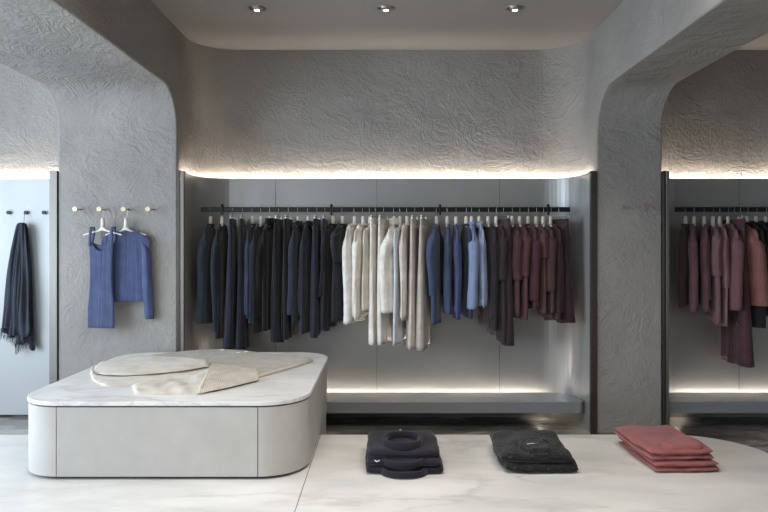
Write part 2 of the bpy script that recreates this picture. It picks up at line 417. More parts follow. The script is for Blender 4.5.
# ------------------------------------------------------------------ garments (local axes: x along the shoulders, y through the thickness, z down from the rail)
def sgnp(x, p): return (1 if x >= 0 else -1)*abs(x)**p
def loft_body(L, a_of, b_of, ztop, rnd, wave=.012, slope=.0, neck=0, drift=0, hem=.0, open_top=True, N_=26, M_=44, vee=0):
    ph = [rnd.uniform(0, 6.28) for _ in range(6)]; rows = []
    k1, k2 = rnd.uniform(3.5, 5.5), rnd.uniform(7, 10)
    for i in range(N_+1):
        t = i/N_; a = a_of(t); b = b_of(t); row = []
        for j in range(M_):
            c, s = cos(2*pi*j/M_), sin(2*pi*j/M_)
            u = a*sgnp(c, .85); q = u/a if a else 0
            bb = b
            if slope and t < .02: bb = .004+.018*sqrt(max(0, 1-(abs(u)/(neck or 1))**2))
            v = bb*sgnp(s, .7)
            g = min(1, t*1.5)
            W = wave*g*(sin(k1*q+ph[0]+1.3*t)+.6*sin(k2*q+ph[1]-1.1*t))
            W2 = .45*wave*g*sin(k1*1.7*q+ph[2])*(1 if s > 0 else -1)
            z = ztop - slope*(abs(u)/.2)*(1-t)**1.3 - L*t
            if neck and abs(u) < neck: z -= (vee if s < 0 else .0)*(1-(u/neck)**2)*(1-t)**8
            z += hem*g*g*(sin(2.1*q+ph[3]))
            row.append((u, v+W+W2+drift*t**1.4, z))
        rows.append(row)
    return rows
def sleeve_rows(side, S, z0, SL, r0, r1, rnd, vofs=0, out=.0, bend=0, lean=0, N_=26, M_=16):
    rows = []; ph = rnd.uniform(0, 6.28)
    for i in range(N_+1):
        t = i/N_
        g = min(1, t/.22); g = g*g*(3-2*g)
        cu = side*(S-.085+.035*g+out*t+bend*sin(pi*t)); cv = vofs*min(1, t*3)+lean*t*t
        r = (r0+(r1-r0)*t**.8)*(.42+.58*g)
        wr = 1+.035*sin(9*t+ph)+.03*sin(17*t+ph*2)*t+.02*sin(41*t+ph)*t
        z = z0-SL*t
        rows.append([(cu+r*1.15*wr*cos(2*pi*j/M_), cv+r*.66*wr*sin(2*pi*j/M_)+.004*g*sin(3*2*pi*j/M_+ph+2*t)+.006*sin(5*t+ph), z-.03*cos(2*pi*j/M_)*side*(1-t)**2) for j in range(M_)])
    return rows
def thick(o, t=.002):
    md = o.modifiers.new('t', 'SOLIDIFY'); md.thickness = t; md.offset = 1; return o

def top(px, yaw, ybot, col, name, cat, label, short, group, kind='weave', S=.19, T=.022, hemw=None, sleeve=None, sw=(.058, .042), collar=None,
        cuff=True, drift=0, vofs=0, out=0, bend=0, lean=0, wave=.0065, flare=0, loc=None, rotz=None, hang=True, back_sleeve=True, vee=.014, scale_y=None, col2=None, placket=False, hem=.006, slope=.052):
    rnd = random.Random(int(px*10)+len(label))
    if loc is None: loc = ((px-384)*YR/F, YR, ZR)
    if rotz is None: rotz = radians(yaw-90)
    sy = scale_y or (YR-.08)/F
    L = (ybot-HY)*sy + (ZR-H) - .13 if loc[1] == YR else (ybot-HY)*sy + (loc[2]-H)-.13
    mat = fabric(col, kind); mat2 = fabric(col2, kind) if col2 else mat
    t = thing(name, label, cat, loc, rotz, group)
    hw = hemw or S
    a_of = lambda q: (.87+.13*min(1, q/.09))*S*(1-.10*sin(pi*min(1, q*1.6))*.6)+(hw-S)*q
    b_of = lambda q: .004+(T-.004)*min(1, (q/.12)**.6)+flare*q
    body = MB().quad_grid(loft_body(L, a_of, b_of, -.122, rnd, wave, slope, .062, drift, hem, vee=vee), True)
    thick(body.build('body', mat, t, smooth=True))
    if hem and kind in ('rib', 'chunky', 'cable'): pass
    if sleeve:
        SLy = (sleeve-HY)*sy + (loc[2]-H) - .15
        for side in ((1, -1) if back_sleeve else (1,)):
            vf = vofs if side == 1 else -vofs*.3
            rows = sleeve_rows(side, S, -.148-(slope-.052)*.7, SLy, sw[0], sw[1], rnd, vf, out if side == 1 else -.015, bend if side == 1 else 0, lean if side == 1 else 0)
            k = thick(MB().quad_grid(rows, True, True).build('sleeve', mat, t, smooth=True))
            if cuff and SLy > .2:
                lr = rows[-1]; cx_ = sum(p[0] for p in lr)/len(lr); cy_ = sum(p[1] for p in lr)/len(lr); z_ = -.140-SLy
                cr = [[(cx_+(sw[1]*.98+e)*cos(2*pi*j/16), cy_+(sw[1]*.60+e)*sin(2*pi*j/16), z_+dz) for j in range(16)] for e, dz in ((.004, .045), (.004, .03), (.003, .005), (.0, -.006))]
                thick(MB().quad_grid(cr, True).build('cuff', mat2, k, smooth=True), .0015)
    if collar == 'shirt':
        rows = []
        for e, dz in ((.0, .0), (.004, .028), (.012, .022), (.020, -.016)):
            rows.append([((.062+e*.6)*cos(2*pi*j/28), (.026+e)*sin(2*pi*j/28), -.120+dz-(.012 if sin(2*pi*j/28) < 0 else 0)) for j in range(28)])
        thick(MB().quad_grid(rows, True).build('collar', mat2, t, smooth=True))
    elif collar == 'roll':
        rows = []
        for e, dz in ((.0, -.012), (.004, .02), (.008, .05), (.016, .05), (.018, .01), (.014, -.008)):
            rows.append([((.055+e*.5)*cos(2*pi*j/28), (.022+e)*sin(2*pi*j/28), -.120+dz) for j in range(28)])
        thick(MB().quad_grid(rows, True).build('collar', mat2, t, smooth=True))
    elif collar == 'band':
        rows = []
        for e, dz in ((.0, -.010), (.003, .004), (.007, .006), (.008, -.008)):
            rows.append([((.062+e)*cos(2*pi*j/28), (.020+e)*sin(2*pi*j/28), -.122+dz) for j in range(28)])
        thick(MB().quad_grid(rows, True).build('neckband', mat2, t, smooth=True))
    if placket:
        m = MB()
        for q in range(6):
            z_ = -.19-.085*q
            MB().cyl((.02, -T-.012, z_), (0, -1, 0), .006, .003, 10).build('button', M_HANG, t)
    if hang: hanger('h', loc, rotz, 'white hanger holding the '+short, 'white clothes hangers')
    return t
def trousers(px, yaw, ybot, col, label, short, group, kind='weave', W=.165, wb=None, T=.018, Tb=.034, drift=0, name='trousers', cat='trousers', wave=.007, split=.5):
    rnd = random.Random(int(px*10)+len(label)); loc = ((px-384)*YR/F, YR, ZR); rotz = radians(yaw-90)
    L = (ybot-HY)*(YR-.1)/F + (ZR-H) - .078
    mat = fabric(col, kind); t = thing(name, label, cat, loc, rotz, group)
    rows = loft_body(.045, lambda q: W+.003, lambda q: T*.62+.001, -.078, rnd, .001)
    # clips pinch the band: keep it open around them
    thick(MB().quad_grid(rows, True).build('waistband', mat, t, smooth=True))
    wb = wb or W*1.08
    for s in (1, -1):
        r = random.Random(rnd.random())
        A = lambda q: W*.5+(wb*.5-W*.5)*q
        rows = loft_body(L-.045, A, lambda q: T*.7+(Tb-T*.7)*q**.7, -.120, r, wave, drift=drift+(.006*s), hem=.008)
        rows = [[(u+s*(W*.5+.004*(i/26)*2), v, z) for u, v, z in row] for i, row in enumerate(rows)]
        thick(MB().quad_grid(rows, True).build('trouser_leg', mat, t, smooth=True))
    hanger('c', loc, rotz, 'steel clip hanger holding the '+short, 'steel clip hangers')
    return t
def skirt(px, yaw, ybot, col, label, short, group, kind='weave', W=.16, wb=.2, T=.016, Tb=.045, drift=0, wave=.016, name='skirt', cat='skirt'):
    rnd = random.Random(int(px*10)+len(label)); loc = ((px-384)*YR/F, YR, ZR); rotz = radians(yaw-90)
    L = (ybot-HY)*(YR-.1)/F + (ZR-H) - .078
    mat = fabric(col, kind); t = thing(name, label, cat, loc, rotz, group)
    thick(MB().quad_grid(loft_body(.04, lambda q: W+.003, lambda q: T*.8, -.078, rnd, .001), True).build('waistband', mat, t, smooth=True))
    rows = loft_body(L-.04, lambda q: W+(wb-W)*q, lambda q: T+(Tb-T)*q, -.115, rnd, wave, drift=drift, hem=.02)
    thick(MB().quad_grid(rows, True).build('body', mat, t, smooth=True))
    hanger('c', loc, rotz, 'steel clip hanger holding the '+short, 'steel clip hangers')

NV = 'dark blue and black clothes on the central rail'; CR = 'cream clothes on the central rail'; BL = 'blue tops on the central rail'; BU = 'brown and burgundy clothes on the central rail'; RB = 'clothes in the right-hand niche'
top(210.5, 0, 324, '#2c3a4a', 'knit_jumper', 'jumper', 'chunky ribbed navy knit jumper hanging first at the left end of the central rail', 'chunky navy jumper at the left end', NV, 'chunky', sleeve=322, T=.026, sw=(.062, .055), collar='band', vofs=-.03, hem=.01, S=.175, back_sleeve=False)
top(222, 2, 338, '#20262d', 'knit_cardigan', 'cardigan', 'charcoal knit cardigan, second garment from the left end of the central rail', 'charcoal knit cardigan second from the left', NV, 'chunky', sleeve=330, T=.026, sw=(.055, .048), vofs=-.012, S=.195)
trousers(233, 6, 349, '#262c3d', 'long navy wide trousers, nearest the two knits at the left end', 'navy wide trousers beside the left knits', NV, drift=-.03, wb=.2, Tb=.035)
trousers(242.5, 8, 347, '#20242c', 'long near-black trousers reaching lowest beside the navy pair at left', 'near-black trousers beside the navy pair', NV, drift=.0, wb=.2, Tb=.04)
top(252.5, 0, 318, '#2f3855', 'blouse', 'blouse', 'thin mid-navy blouse between long black trousers and a black coat', 'thin mid-navy blouse', NV, sleeve=314, T=.014, sw=(.04, .03), vofs=-.01, S=.19, wave=.006, collar='band')
top(261, -6, 333, '#22252e', 'long_shirt', 'shirt', 'long dark shirt hanging just left of the black collared coat', 'long dark shirt left of the black coat', NV, sleeve=322, T=.02, sw=(.05, .04), vofs=-.015, S=.20)
top(270, -6, 330, '#16171a', 'coat', 'coat', 'black coat with a bulky rolled collar on the left of the rail', 'black coat with bulky collar', NV, sleeve=318, T=.026, sw=(.06, .045), vofs=-.028, collar='roll', lean=-.04)
trousers(279, -1, 342, '#1b1d21', 'black wide trousers right beside the black collared coat', 'black trousers beside the collared coat', NV, drift=.0, wb=.2, Tb=.04)
trousers(288.5, -1, 338, '#1a1c20', 'black straight trousers between black trousers and a denim jacket', 'black trousers beside the denim jacket', NV, drift=.0, wb=.18, Tb=.03)
top(298, -5, 324, '#2c3446', 'denim_jacket', 'jacket', 'dark denim jacket with turned cuff, left of the two blue-grey jackets', 'dark denim jacket, left one of two', NV, sleeve=314, T=.02, sw=(.05, .045), collar='shirt', vofs=-.015, S=.19)
top(308, -6, 334, '#272c3a', 'denim_jacket', 'jacket', 'slate navy jacket hanging right behind the dark denim jacket', 'slate navy jacket, right one of two', NV, sleeve=314, T=.02, sw=(.042, .038), collar='shirt', vofs=-.01, S=.19)
trousers(317, -2, 336, '#262b3f', 'navy trousers hanging right of the two denim-like jackets', 'navy trousers right of the jackets', NV, wb=.18, Tb=.03, drift=-.01)
trousers(325, 0, 331, '#23253a', 'dark violet-navy trousers left of the black long-sleeved jumper', 'violet-navy trousers left of the black jumper', NV, wb=.17, Tb=.026)
top(333, -16, 327, '#1c1e23', 'jumper', 'jumper', 'black long-sleeved jumper nearest the middle bracket of the rail', 'black jumper at the middle bracket', NV, sleeve=296, T=.024, sw=(.05, .035), vofs=-.01, lean=-.03, S=.19, collar='band')
top(342.5, -16, 322, '#292b33', 'knit_dress', 'dress', 'charcoal short-sleeved knit dress next to the first white blouse', 'charcoal short-sleeved dress', NV, sleeve=262, T=.024, sw=(.06, .05), cuff=False, S=.19, collar='band')
top(354.5, -18, 324, '#dcd8d0', 'blouse', 'blouse', 'ivory long-sleeved blouse, first pale garment beside the charcoal dress', 'ivory blouse beside the charcoal dress', CR, sleeve=322, T=.018, sw=(.056, .048), S=.20, wave=.006, collar='band')
top(363, -18, 318, '#ded6c8', 'blouse', 'blouse', 'warm ivory blouse with long sleeve, second pale garment from left', 'warm ivory blouse, second pale garment', CR, sleeve=316, T=.018, sw=(.055, .042), S=.20, wave=.006, collar='band')
top(370, -15, 311, '#cfc6b6', 'knit_vest', 'vest', 'soft cream sleeveless top tucked behind two ivory blouses', 'cream sleeveless top behind ivory blouses', CR, T=.02, S=.18)
trousers(376, -14, 344, '#e2dacd', 'cream drawstring trousers, leftmost of the long cream trousers', 'leftmost long cream trousers', CR, wb=.19, Tb=.024, W=.15)
trousers(384, -14, 345, '#dcd2c4', 'cream trousers, second of the long cream trousers from left', 'second long cream trousers', CR, wb=.18, Tb=.02, W=.15)
top(394, -16, 313, '#e0dacd', 'knit_coat', 'jacket', 'bulky ivory knit jacket with standing collar and wide sleeve', 'bulky ivory knit jacket', CR, 'chunky', sleeve=312, T=.028, sw=(.08, .07), collar='roll', S=.172, vofs=-.03, out=.0)
top(400, -16, 344, '#ccd3dc', 'long_shirt', 'shirt', 'pale icy blue long shirt hanging below the bulky ivory jacket', 'pale icy blue long shirt', CR, T=.018, S=.19, wave=.01, drift=.0)
top(407, -14, 320, '#d3c6b8', 'cardigan', 'cardigan', 'pinkish beige cardigan right of the pale blue shirt', 'pinkish beige cardigan', CR, 'rib', sleeve=317, T=.018, sw=(.045, .035), S=.195, collar='band')
trousers(415, -12, 348, '#c4b7a8', 'beige flowing trousers left of the taupe pair', 'beige flowing trousers', CR, wb=.19, Tb=.028, drift=-.02)
trousers(424, -12, 349, '#b3a89b', 'taupe beige trousers, last pale garment before the blue tops', 'taupe beige trousers', CR, wb=.2, Tb=.034, drift=-.01)
top(436.5, -10, 325, '#34476a', 'jumper', 'jumper', 'teal navy jumper with bent elbow at the left of the blue tops', 'teal navy jumper left of blue tops', BL, sleeve=296, T=.024, sw=(.055, .045), S=.19, bend=.03, vofs=-.02)
top(447, -2, 315, '#33456b', 'top', 'top', 'slim blue top, second of the blue tops from the left', 'slim blue top, second from left', BL, sleeve=313, T=.018, sw=(.042, .034), S=.19)
top(456, -2, 320, '#364777', 'top', 'top', 'royal blue knit top, third of the blue tops', 'royal blue knit top', BL, sleeve=312, T=.02, sw=(.046, .036), S=.195)
top(466, 4, 318, '#2d3b60', 'overshirt', 'shirt', 'dark blue overshirt directly behind the light blue shirt sleeve', 'dark blue overshirt', BL, T=.02, S=.19, vofs=0, collar='band')
top(471.5, -3, 309, '#7289b4', 'shirt', 'shirt', 'light blue cotton shirt with a broad sleeve facing the room', 'light blue cotton shirt', BL, sleeve=308, T=.016, sw=(.066, .058), S=.19, collar='shirt', vofs=.0)
top(479, 3, 307, '#7f92b5', 'shirt', 'shirt', 'pale denim blue shirt between the light blue shirt and brown tops', 'pale denim blue shirt', BL, sleeve=305, T=.016, sw=(.045, .04), S=.19, collar='shirt')
top(488, 10, 329, '#30262a', 'blouse', 'blouse', 'dark brown blouse, first brown garment beside the blue shirts', 'first dark brown blouse', BU, sleeve=318, T=.024, sw=(.045, .04), S=.19, lean=.0)
top(496, 10, 338, '#352a2e', 'tunic', 'tunic', 'dark chocolate tunic with a pointed hem beside the long brown skirt', 'chocolate tunic with pointed hem', BU, T=.022, sleeve=280, sw=(.045, .05), S=.19, hem=.03, cuff=False)
skirt(503, 8, 342, '#3b2b2f', 'long dark brown skirt reaching lowest among the brown clothes', 'long dark brown skirt', BU, wb=.19, Tb=.05)
top(512, 6, 316, '#4c2e32', 'blouse', 'blouse', 'burgundy blouse with short sleeve, right of the long brown skirt', 'burgundy blouse right of brown skirt', BU, sleeve=280, T=.02, sw=(.052, .05), S=.19, cuff=False)
top(519.5, 6, 320, '#593539', 'blouse', 'blouse', 'reddish burgundy blouse, second from the long brown skirt', 'reddish burgundy blouse', BU, sleeve=276, T=.02, sw=(.052, .05), S=.19, cuff=False)
top(528, 8, 309, '#4b2c34', 'jumper', 'jumper', 'wine red jumper with gathered hem in the burgundy group', 'wine red jumper', BU, sleeve=300, T=.024, sw=(.058, .05), S=.19, collar='band')
top(536, 10, 313, '#583835', 'blouse', 'top', 'rust brown short-sleeved top in the burgundy group', 'rust brown short-sleeved top', BU, sleeve=258, T=.022, sw=(.052, .05), S=.185, cuff=False)
top(543, 10, 313, '#4d3232', 'blouse', 'blouse', 'brown-red blouse with elbow sleeve near the rail end', 'brown-red blouse with elbow sleeve', BU, sleeve=291, T=.022, sw=(.05, .052), S=.19, cuff=False)
top(550.5, 11, 320, '#3d272d', 'blouse', 'blouse', 'dark plum blouse, last hanger garment before the wide trousers', 'dark plum blouse by the wide trousers', BU, sleeve=312, T=.02, sw=(.045, .04), S=.185)
trousers(558, 14, 323, '#37242a', 'dark burgundy wide trousers at the right end of the central rail', 'burgundy wide trousers at the right end', BU, wb=.2, Tb=.05, drift=.02, W=.15)

top(685.5, -36, 307, '#4a3236', 'jumper', 'jumper', 'dark maroon jumper at the left end of the right-hand rail', 'dark maroon jumper, right-hand rail', RB, sleeve=306, T=.02, sw=(.045, .035), S=.17, collar='band')
top(694, -28, 312, '#74525a', 'blouse', 'blouse', 'dusty mauve blouse, second on the right-hand rail', 'dusty mauve blouse, second on right rail', RB, sleeve=311, T=.02, sw=(.05, .045), S=.18)
top(704, -20, 311, '#684449', 'blouse', 'blouse', 'plum brown blouse, third on the right-hand rail', 'plum brown blouse, third on right rail', RB, sleeve=300, T=.02, sw=(.048, .04), S=.18)
top(713, -16, 322, '#7d5a5e', 'blouse', 'top', 'mauve knit top with elbow sleeve, fourth on the right-hand rail', 'mauve top with elbow sleeve', RB, sleeve=276, T=.022, sw=(.055, .055), S=.185, cuff=False)
top(719.5, -12, 326, '#8a6163', 'blouse', 'blouse', 'dusty pink blouse with a sagging hem on the right-hand rail', 'dusty pink sagging blouse', RB, sleeve=288, T=.02, sw=(.05, .042), S=.185)
top(728, -6, 311, '#7a5256', 'jumper', 'jumper', 'large mauve jumper with wide sleeve over the belted trousers', 'large mauve jumper', RB, sleeve=309, T=.024, sw=(.07, .07), S=.19, cuff=False, collar='band')
top(739, 16, 306, '#8c5a54', 'jumper', 'jumper', 'rust pink jumper with broad hanging sleeve on the right rail', 'rust pink jumper', RB, sleeve=305, T=.022, sw=(.075, .09), S=.19, cuff=False, lean=.04, collar='band')
t = trousers(733.5, -2, 365, '#57393f', 'long mauve brown trousers with a metal buckle, below the rust jumper', 'long belted trousers, right rail', RB, wb=.19, Tb=.05, drift=.02)
MB().tube([(.16, .02, -.88), (.16, -.02, -.90), (.16, -.05, -.90), (.16, -.055, -.88)], .003, 6).build('buckle', M_WIRE, t)
top(747, 10, 327, '#25262a', 'jacket', 'jacket', 'black jacket right of the rust pink jumper', 'black jacket right of the rust jumper', RB, sleeve=326, T=.024, sw=(.055, .045), S=.19, collar='shirt')
top(756, 12, 316, '#2b2b2d', 'jacket', 'jacket', 'charcoal jacket, second dark garment right of the rust jumper', 'charcoal jacket on the right rail', RB, sleeve=310, T=.022, sw=(.05, .045), S=.19, collar='shirt')
top(765.5, 12, 312, '#2c3231', 'jacket', 'jacket', 'dark green-black jacket cut by the right edge of the photo', 'dark green-black jacket at the photo edge', RB, sleeve=304, T=.022, sw=(.055, .05), S=.19, collar='shirt')

# ------------------------------------------------------------------ pegs
def peg(px, py, Y, label, mat, r=.019, l=.045, group=None):
    p = at(px, py, Y-.03)
    t = thing('wall_peg', label, 'wall peg', (p.x, Y, p.z), 0, group)
    MB().cyl((0, 0, 0), (0, -1, 0), .006, l, 16).build('stem', mat, t, smooth=False)
    MB().cyl((0, -l, 0), (0, -1, 0), r, .012, 28).build('knob', mat, t, bevel=.002)
for px, wh in ((79, 'leftmost, empty'), (103, 'holding the blue tank top'), (127, 'holding the blue jumper'), (151, 'rightmost, empty')):
    peg(px, 209.5, YP, l=.085, label='pale brass round peg on the left pier, '+wh, mat=M_BRASS, group='brass pegs on the left pier')
peg(622, 207.5, YP, 'dull brass peg on the right pier, left one of two', M_BRASS, .014, .045, 'brass pegs on the right pier')
peg(644, 207, YP, 'brass peg on the right pier, right one of two', M_BRASS, .018, .045, 'brass pegs on the right pier')
for px, wh in ((7.5, 'left one, cut near the photo edge'), (25, 'middle one above the scarf'), (43, 'right one next to the upright')):
    peg(px, 212.5, YB, 'black round peg on the pale panel, '+wh, M_BLACK, .016, .012, 'black pegs on the left panel')

# ------------------------------------------------------------------ blue tops on the left pier
pj = at(127, 209.5, YP-.03); lj = (pj.x, YP-.05, pj.z-.012)
top(127, 0, 302, '#43517f', 'jumper', 'jumper', 'blue long-sleeved fine knit jumper hanging on the left pier', 'blue jumper on the left pier', None, 'weave', S=.187, T=.012, hemw=.165, sleeve=316, slope=.085,
    sw=(.036, .03), collar=None, loc=lj, rotz=radians(4), scale_y=(YP-.03)/F, wave=.004, out=.035, vee=.03, hem=.003)
pt = at(103, 209.5, YP-.03); lt = (pt.x+.018, YP-.075, pt.z-.012)
_q = hanger('h', lt, radians(-6), 'white hanger holding the blue tank top on the left pier', 'white clothes hangers')
t = thing('tank_top', 'blue ribbed tank top on a white hanger in front of the blue jumper', 'tank top', (lt[0], lt[1]-.022, lt[2]), radians(-6))
mt = fabric('#43507c', 'rib')
Ltk = (324-240)*YP/F
rows = loft_body(Ltk, lambda q: .094-.012*sin(pi*min(1, q*1.3))+.008*q, lambda q: .009, -.235, random.Random(3), .003)
rows2 = []
for i, r_ in enumerate(rows):
    q = i/26
    rows2.append([(u-.002, v, z-(.065 if v < 0 else .02)*max(0, 1-(u/.07)**2)*(1-q)**6) for u, v, z in r_])
thick(MB().quad_grid(rows2, True).build('body', mt, t, smooth=True))
for s in (-1, 1):
    # strap: a narrow loop over the hanger arm
    m = MB(); pts = []
    for k in range(17):
        a = k/16*pi
        pts.append(Vector((s*(.078+.006*cos(a)), -.0+.0, 0)))
    A = Vector((s*.086, -.010, -.25)); B = Vector((s*.080, .010, -.118)); rowsA = []
    path = [(s*.086, -.010, -.262), (s*.084, -.010, -.20), (s*.082, -.008, -.155), (s*.082, .004, -.122), (s*.082, .034, -.122), (s*.083, .040, -.16), (s*.085, .030, -.21), (s*.086, .010, -.262)]
    rowsA = [[(x-.011, y, z), (x+.011, y, z)] for x, y, z in path]
    thick(MB().quad_grid(rowsA).build('strap', mt, t, smooth=True), .003)

# ------------------------------------------------------------------ scarf on the left panel
p = at(25, 212.5, YB-.02)
t = thing('scarf', 'dark slate navy fringed scarf hanging from a peg on the pale panel', 'scarf', (p.x, YB-.035, p.z-.008))
ms = fabric('#3c4250', 'weave')
MB().tube([(0, 0, .012), (.004, 0, 0), (.004, -.004, -.06), (-.006, -.002, -.08)], .0025, 6).build('hanging_loop', fabric('#8c8272'), t, smooth=True)
def drape(x0a, x1a, x0b, x1b, zt, zb, yo, seed, folds=3.5, amp=.012):
    r = random.Random(seed); ph = r.uniform(0, 6); rows = []
    for i in range(31):
        q = i/30; e = q**.6; row = []
        for j in range(41):
            s = j/40; x = (x0a+(x1a-x0a)*s)*(1-e)+(x0b+(x1b-x0b)*s)*e
            y = yo+amp*(.25+.75*e)*sin(folds*2*pi*s+ph+.8*q)+.006*sin(17*s+9*q)
            z = zt+(zb-zt)*q+(.03*sin(5*s+ph)+.015*sin(13*s))*q-.02*(1-q)*abs(s-.5)
            row.append((x, y, z))
        rows.append(row)
    return rows
sp = YB/F
for (a0, a1, b0, b1, zb, yo, sd) in ((-.035, .02, -.18, .02, -1.02, -.03, 1), (-.02, .03, -.07, .10, -1.10, -.012, 2), (-.03, .03, -.15, .08, -.98, -.045, 3)):
    o = MB().quad_grid(drape(a0, a1, b0, b1, -.075, zb, yo, sd)).build('scarf_fold', ms, t, smooth=True); thick(o, .003)
fr = MB(); rr = random.Random(5)
for k in range(90):
    x = -.18+.28*k/89; zb = -1.0+.03*sin(x*30)-(.07 if x > -.06 else 0)
    fr.tube([(x, -.03+rr.uniform(-.01, .02), zb+.03), (x+rr.uniform(-.006, .006), -.03, zb-.02), (x+rr.uniform(-.01, .01), -.03, zb-rr.uniform(.03, .07))], .0012, 4)
fo = fr.build('fringe', ms, t); fo['kind'] = 'stuff'

# ------------------------------------------------------------------ display table
TX0, TX1, TY0, TY1, TR = -1.92, -.40, 3.315, 4.86, .245
def rrect(x0, x1, y0, y1, r, n=14):
    return arc(x1-r, y0+r, r, -90, 0, n)+arc(x1-r, y1-r, r, 0, 90, n)+arc(x0+r, y1-r, r, 90, 180, n)+arc(x0+r, y0+r, r, 180, 270, n)
cx, cy = (TX0+TX1)/2, (TY0+TY1)/2
t = thing('display_table', 'low square display table with rounded corners and a white marble top', 'table', (cx, cy, ZF))
rel = lambda P: [(a-cx, b-cy) for a, b in P]
z0 = -ZF
o = MB().prism(rel(rrect(TX0, TX1, TY0, TY1, TR)), z0+.378, z0+.400).build('marble_top', M_TOPMARBLE, t, bevel=.004)
MB().prism(rel(rrect(TX0+.03, TX1-.03, TY0+.03, TY1-.03, TR-.03)), z0+.01, z0+.378).build('core', M_DARK, t)
# rear part of the base reaches down to the shop floor behind the platform
MB().prism(rel(rrect(TX0+.012, TX1-.012, 4.13, TY1-.012, .02) if False else [(TX0+.012, 4.125), (TX1-.012, 4.125)]+arc(TX1-TR, TY1-TR, TR-.012, 0, 90)+arc(TX0+TR, TY1-TR, TR-.012, 90, 180)), 0, z0+.02).build('rear_base', M_SUEDE, t)
MB().prism(rel([(TX0+.05, 4.11)]+arc(TX0+TR, TY0+TR, TR-.035, 180, 270)+arc(TX1-TR, TY0+TR, TR-.035, -90, 0)+[(TX1-.05, 4.11)]), z0, z0+.02).build('plinth', M_DARK, t)
def skin(pts_o, z0_, z1_, name):
    return pts_o
G = .0022
def corner(cx_, cy_, a0, a1):
    a0 += G/TR*57.3; a1 -= G/TR*57.3
    return arc(cx_, cy_, TR-.006, a0, a1, 16)+arc(cx_, cy_, TR-.03, a1, a0, 16)
for q in ((TX1-TR, TY0+TR, -90, 0), (TX1-TR, TY1-TR, 0, 90), (TX0+TR, TY1-TR, 90, 180), (TX0+TR, TY0+TR, 180, 270)):
    MB().prism(rel(corner(*q)), z0+.016, z0+.370).build('corner_panel', M_SUEDE, t)
for nm, (a, b, c, d) in {'front_panel': (TX0+TR+G, TX1-TR-G, TY0+.006, TY0+.03), 'back_panel': (TX0+TR+G, TX1-TR-G, TY1-.03, TY1-.006),
                       'side_panel': (TX1-.03, TX1-.006, TY0+TR, TY1-TR), 'side_panel_': (TX0+.006, TX0+.03, TY0+TR, TY1-TR)}.items():
    MB().box(a-cx, b-cx, c-cy, d-cy, z0+.016, z0+.370).build(nm.rstrip('_'), M_SUEDE, t)

# ------------------------------------------------------------------ cream cardigan on the table
TT = .4005
def tri_fill(poly, res):
    # grid points inside a polygon, returned with distance to edge
    xs = [p[0] for p in poly]; ys = [p[1] for p in poly]; pts = []
    return min(xs), max(xs), min(ys), max(ys)
def seg_dist(x, y, a, b):
    dx, dy = b[0]-a[0], b[1]-a[1]; l2 = dx*dx+dy*dy or 1e-9
    q = max(0, min(1, ((x-a[0])*dx+(y-a[1])*dy)/l2))
    return math.hypot(x-a[0]-q*dx, y-a[1]-q*dy)
def patch(name, px_poly, base, T, mat, parent, res=.009, bumps=.004, seed=0, ribs=None, world=False, edge=.02):
    """soft folded cloth: outline on the table, thickness T, rounded rim"""
    from mathutils import noise
    import bmesh
    P = [tuple(onz(a, b, TT+base)[:2]) for a, b in px_poly] if not world else px_poly
    # densify the outline
    D = []
    for i in range(len(P)):
        a, b = P[i], P[(i+1) % len(P)]; n = max(1, int(math.hypot(b[0]-a[0], b[1]-a[1])/min(res, .009)))
        for k in range(n): D.append((a[0]+(b[0]-a[0])*k/n, a[1]+(b[1]-a[1])*k/n))
    # smooth the corners a little
    for _ in range(9):
        D = [((D[i-1][0]+2*D[i][0]+D[(i+1) % len(D)][0])/4, (D[i-1][1]+2*D[i][1]+D[(i+1) % len(D)][1])/4) for i in range(len(D))]
    from mathutils.geometry import delaunay_2d_cdt
    pts = [Vector(p) for p in D]; nb = len(D)
    x0 = min(p[0] for p in D); x1 = max(p[0] for p in D); y0 = min(p[1] for p in D); y1 = max(p[1] for p in D)
    y = y0; row = 0
    while y < y1:
        x = x0+(res/2 if row % 2 else 0)
        while x < x1:
            pts.append(Vector((x, y))); x += res
        y += res*.9; row += 1
    vs, es, fs, ov, oe, of = delaunay_2d_cdt(pts, [], [list(range(nb))], 1, 1e-6)
    m = MB(); n = len(vs)
    zt = []
    for v in vs:
        d = min(seg_dist(v.x, v.y, D[i], D[(i+1) % nb]) for i in range(nb))
        e = min(1, d/edge); h = T*(.2+.8*sqrt(max(0, 1-(1-e)**2)))
        h += e*bumps*noise.noise(Vector((v.x*6+seed, v.y*10, seed*3.1))) + .5*e*bumps*noise.noise(Vector((v.x*28, v.y*34, seed)))
        if ribs: 
            ax, fq, am = ribs; h += am*sin((v.x*ax[0]+v.y*ax[1])*fq)
        zt.append(h)
    for v, h in zip(vs, zt): m.v.append((v.x, v.y, max(.002, h)))
    for v, h in zip(vs, zt): m.v.append((v.x, v.y, 0))
    cnt = {}
    for f in fs:
        m.f.append(tuple(f)); m.f.append(tuple(i+n for i in reversed(f)))
        for i in range(len(f)):
            a, b = f[i], f[(i+1) % len(f)]; key = (min(a, b), max(a, b)); cnt.setdefault(key, []).append((a, b))
    for key, L in cnt.items():
        if len(L) == 1: a, b = L[0]; m.f.append((a, a+n, b+n, b))
    o = m.build(name, mat, parent, smooth=True)
    o.location.z = base
    return o
C0 = onz(190, 375, TT)
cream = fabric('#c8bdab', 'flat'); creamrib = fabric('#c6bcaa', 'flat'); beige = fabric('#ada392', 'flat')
t = thing('cardigan', 'cream ribbed knit cardigan lying loosely folded on the marble table', 'cardigan', (0, 0, TT))
patch('body', [(150,356),(178,352.5),(198,350.8),(222,349.8),(245,351.5),(275,355),(309,358),(313,360.5),(285,368),(256,376),(228,378),(205,376),(180,372),(150,368)], 0, .010, beige, t, seed=1, bumps=.003)
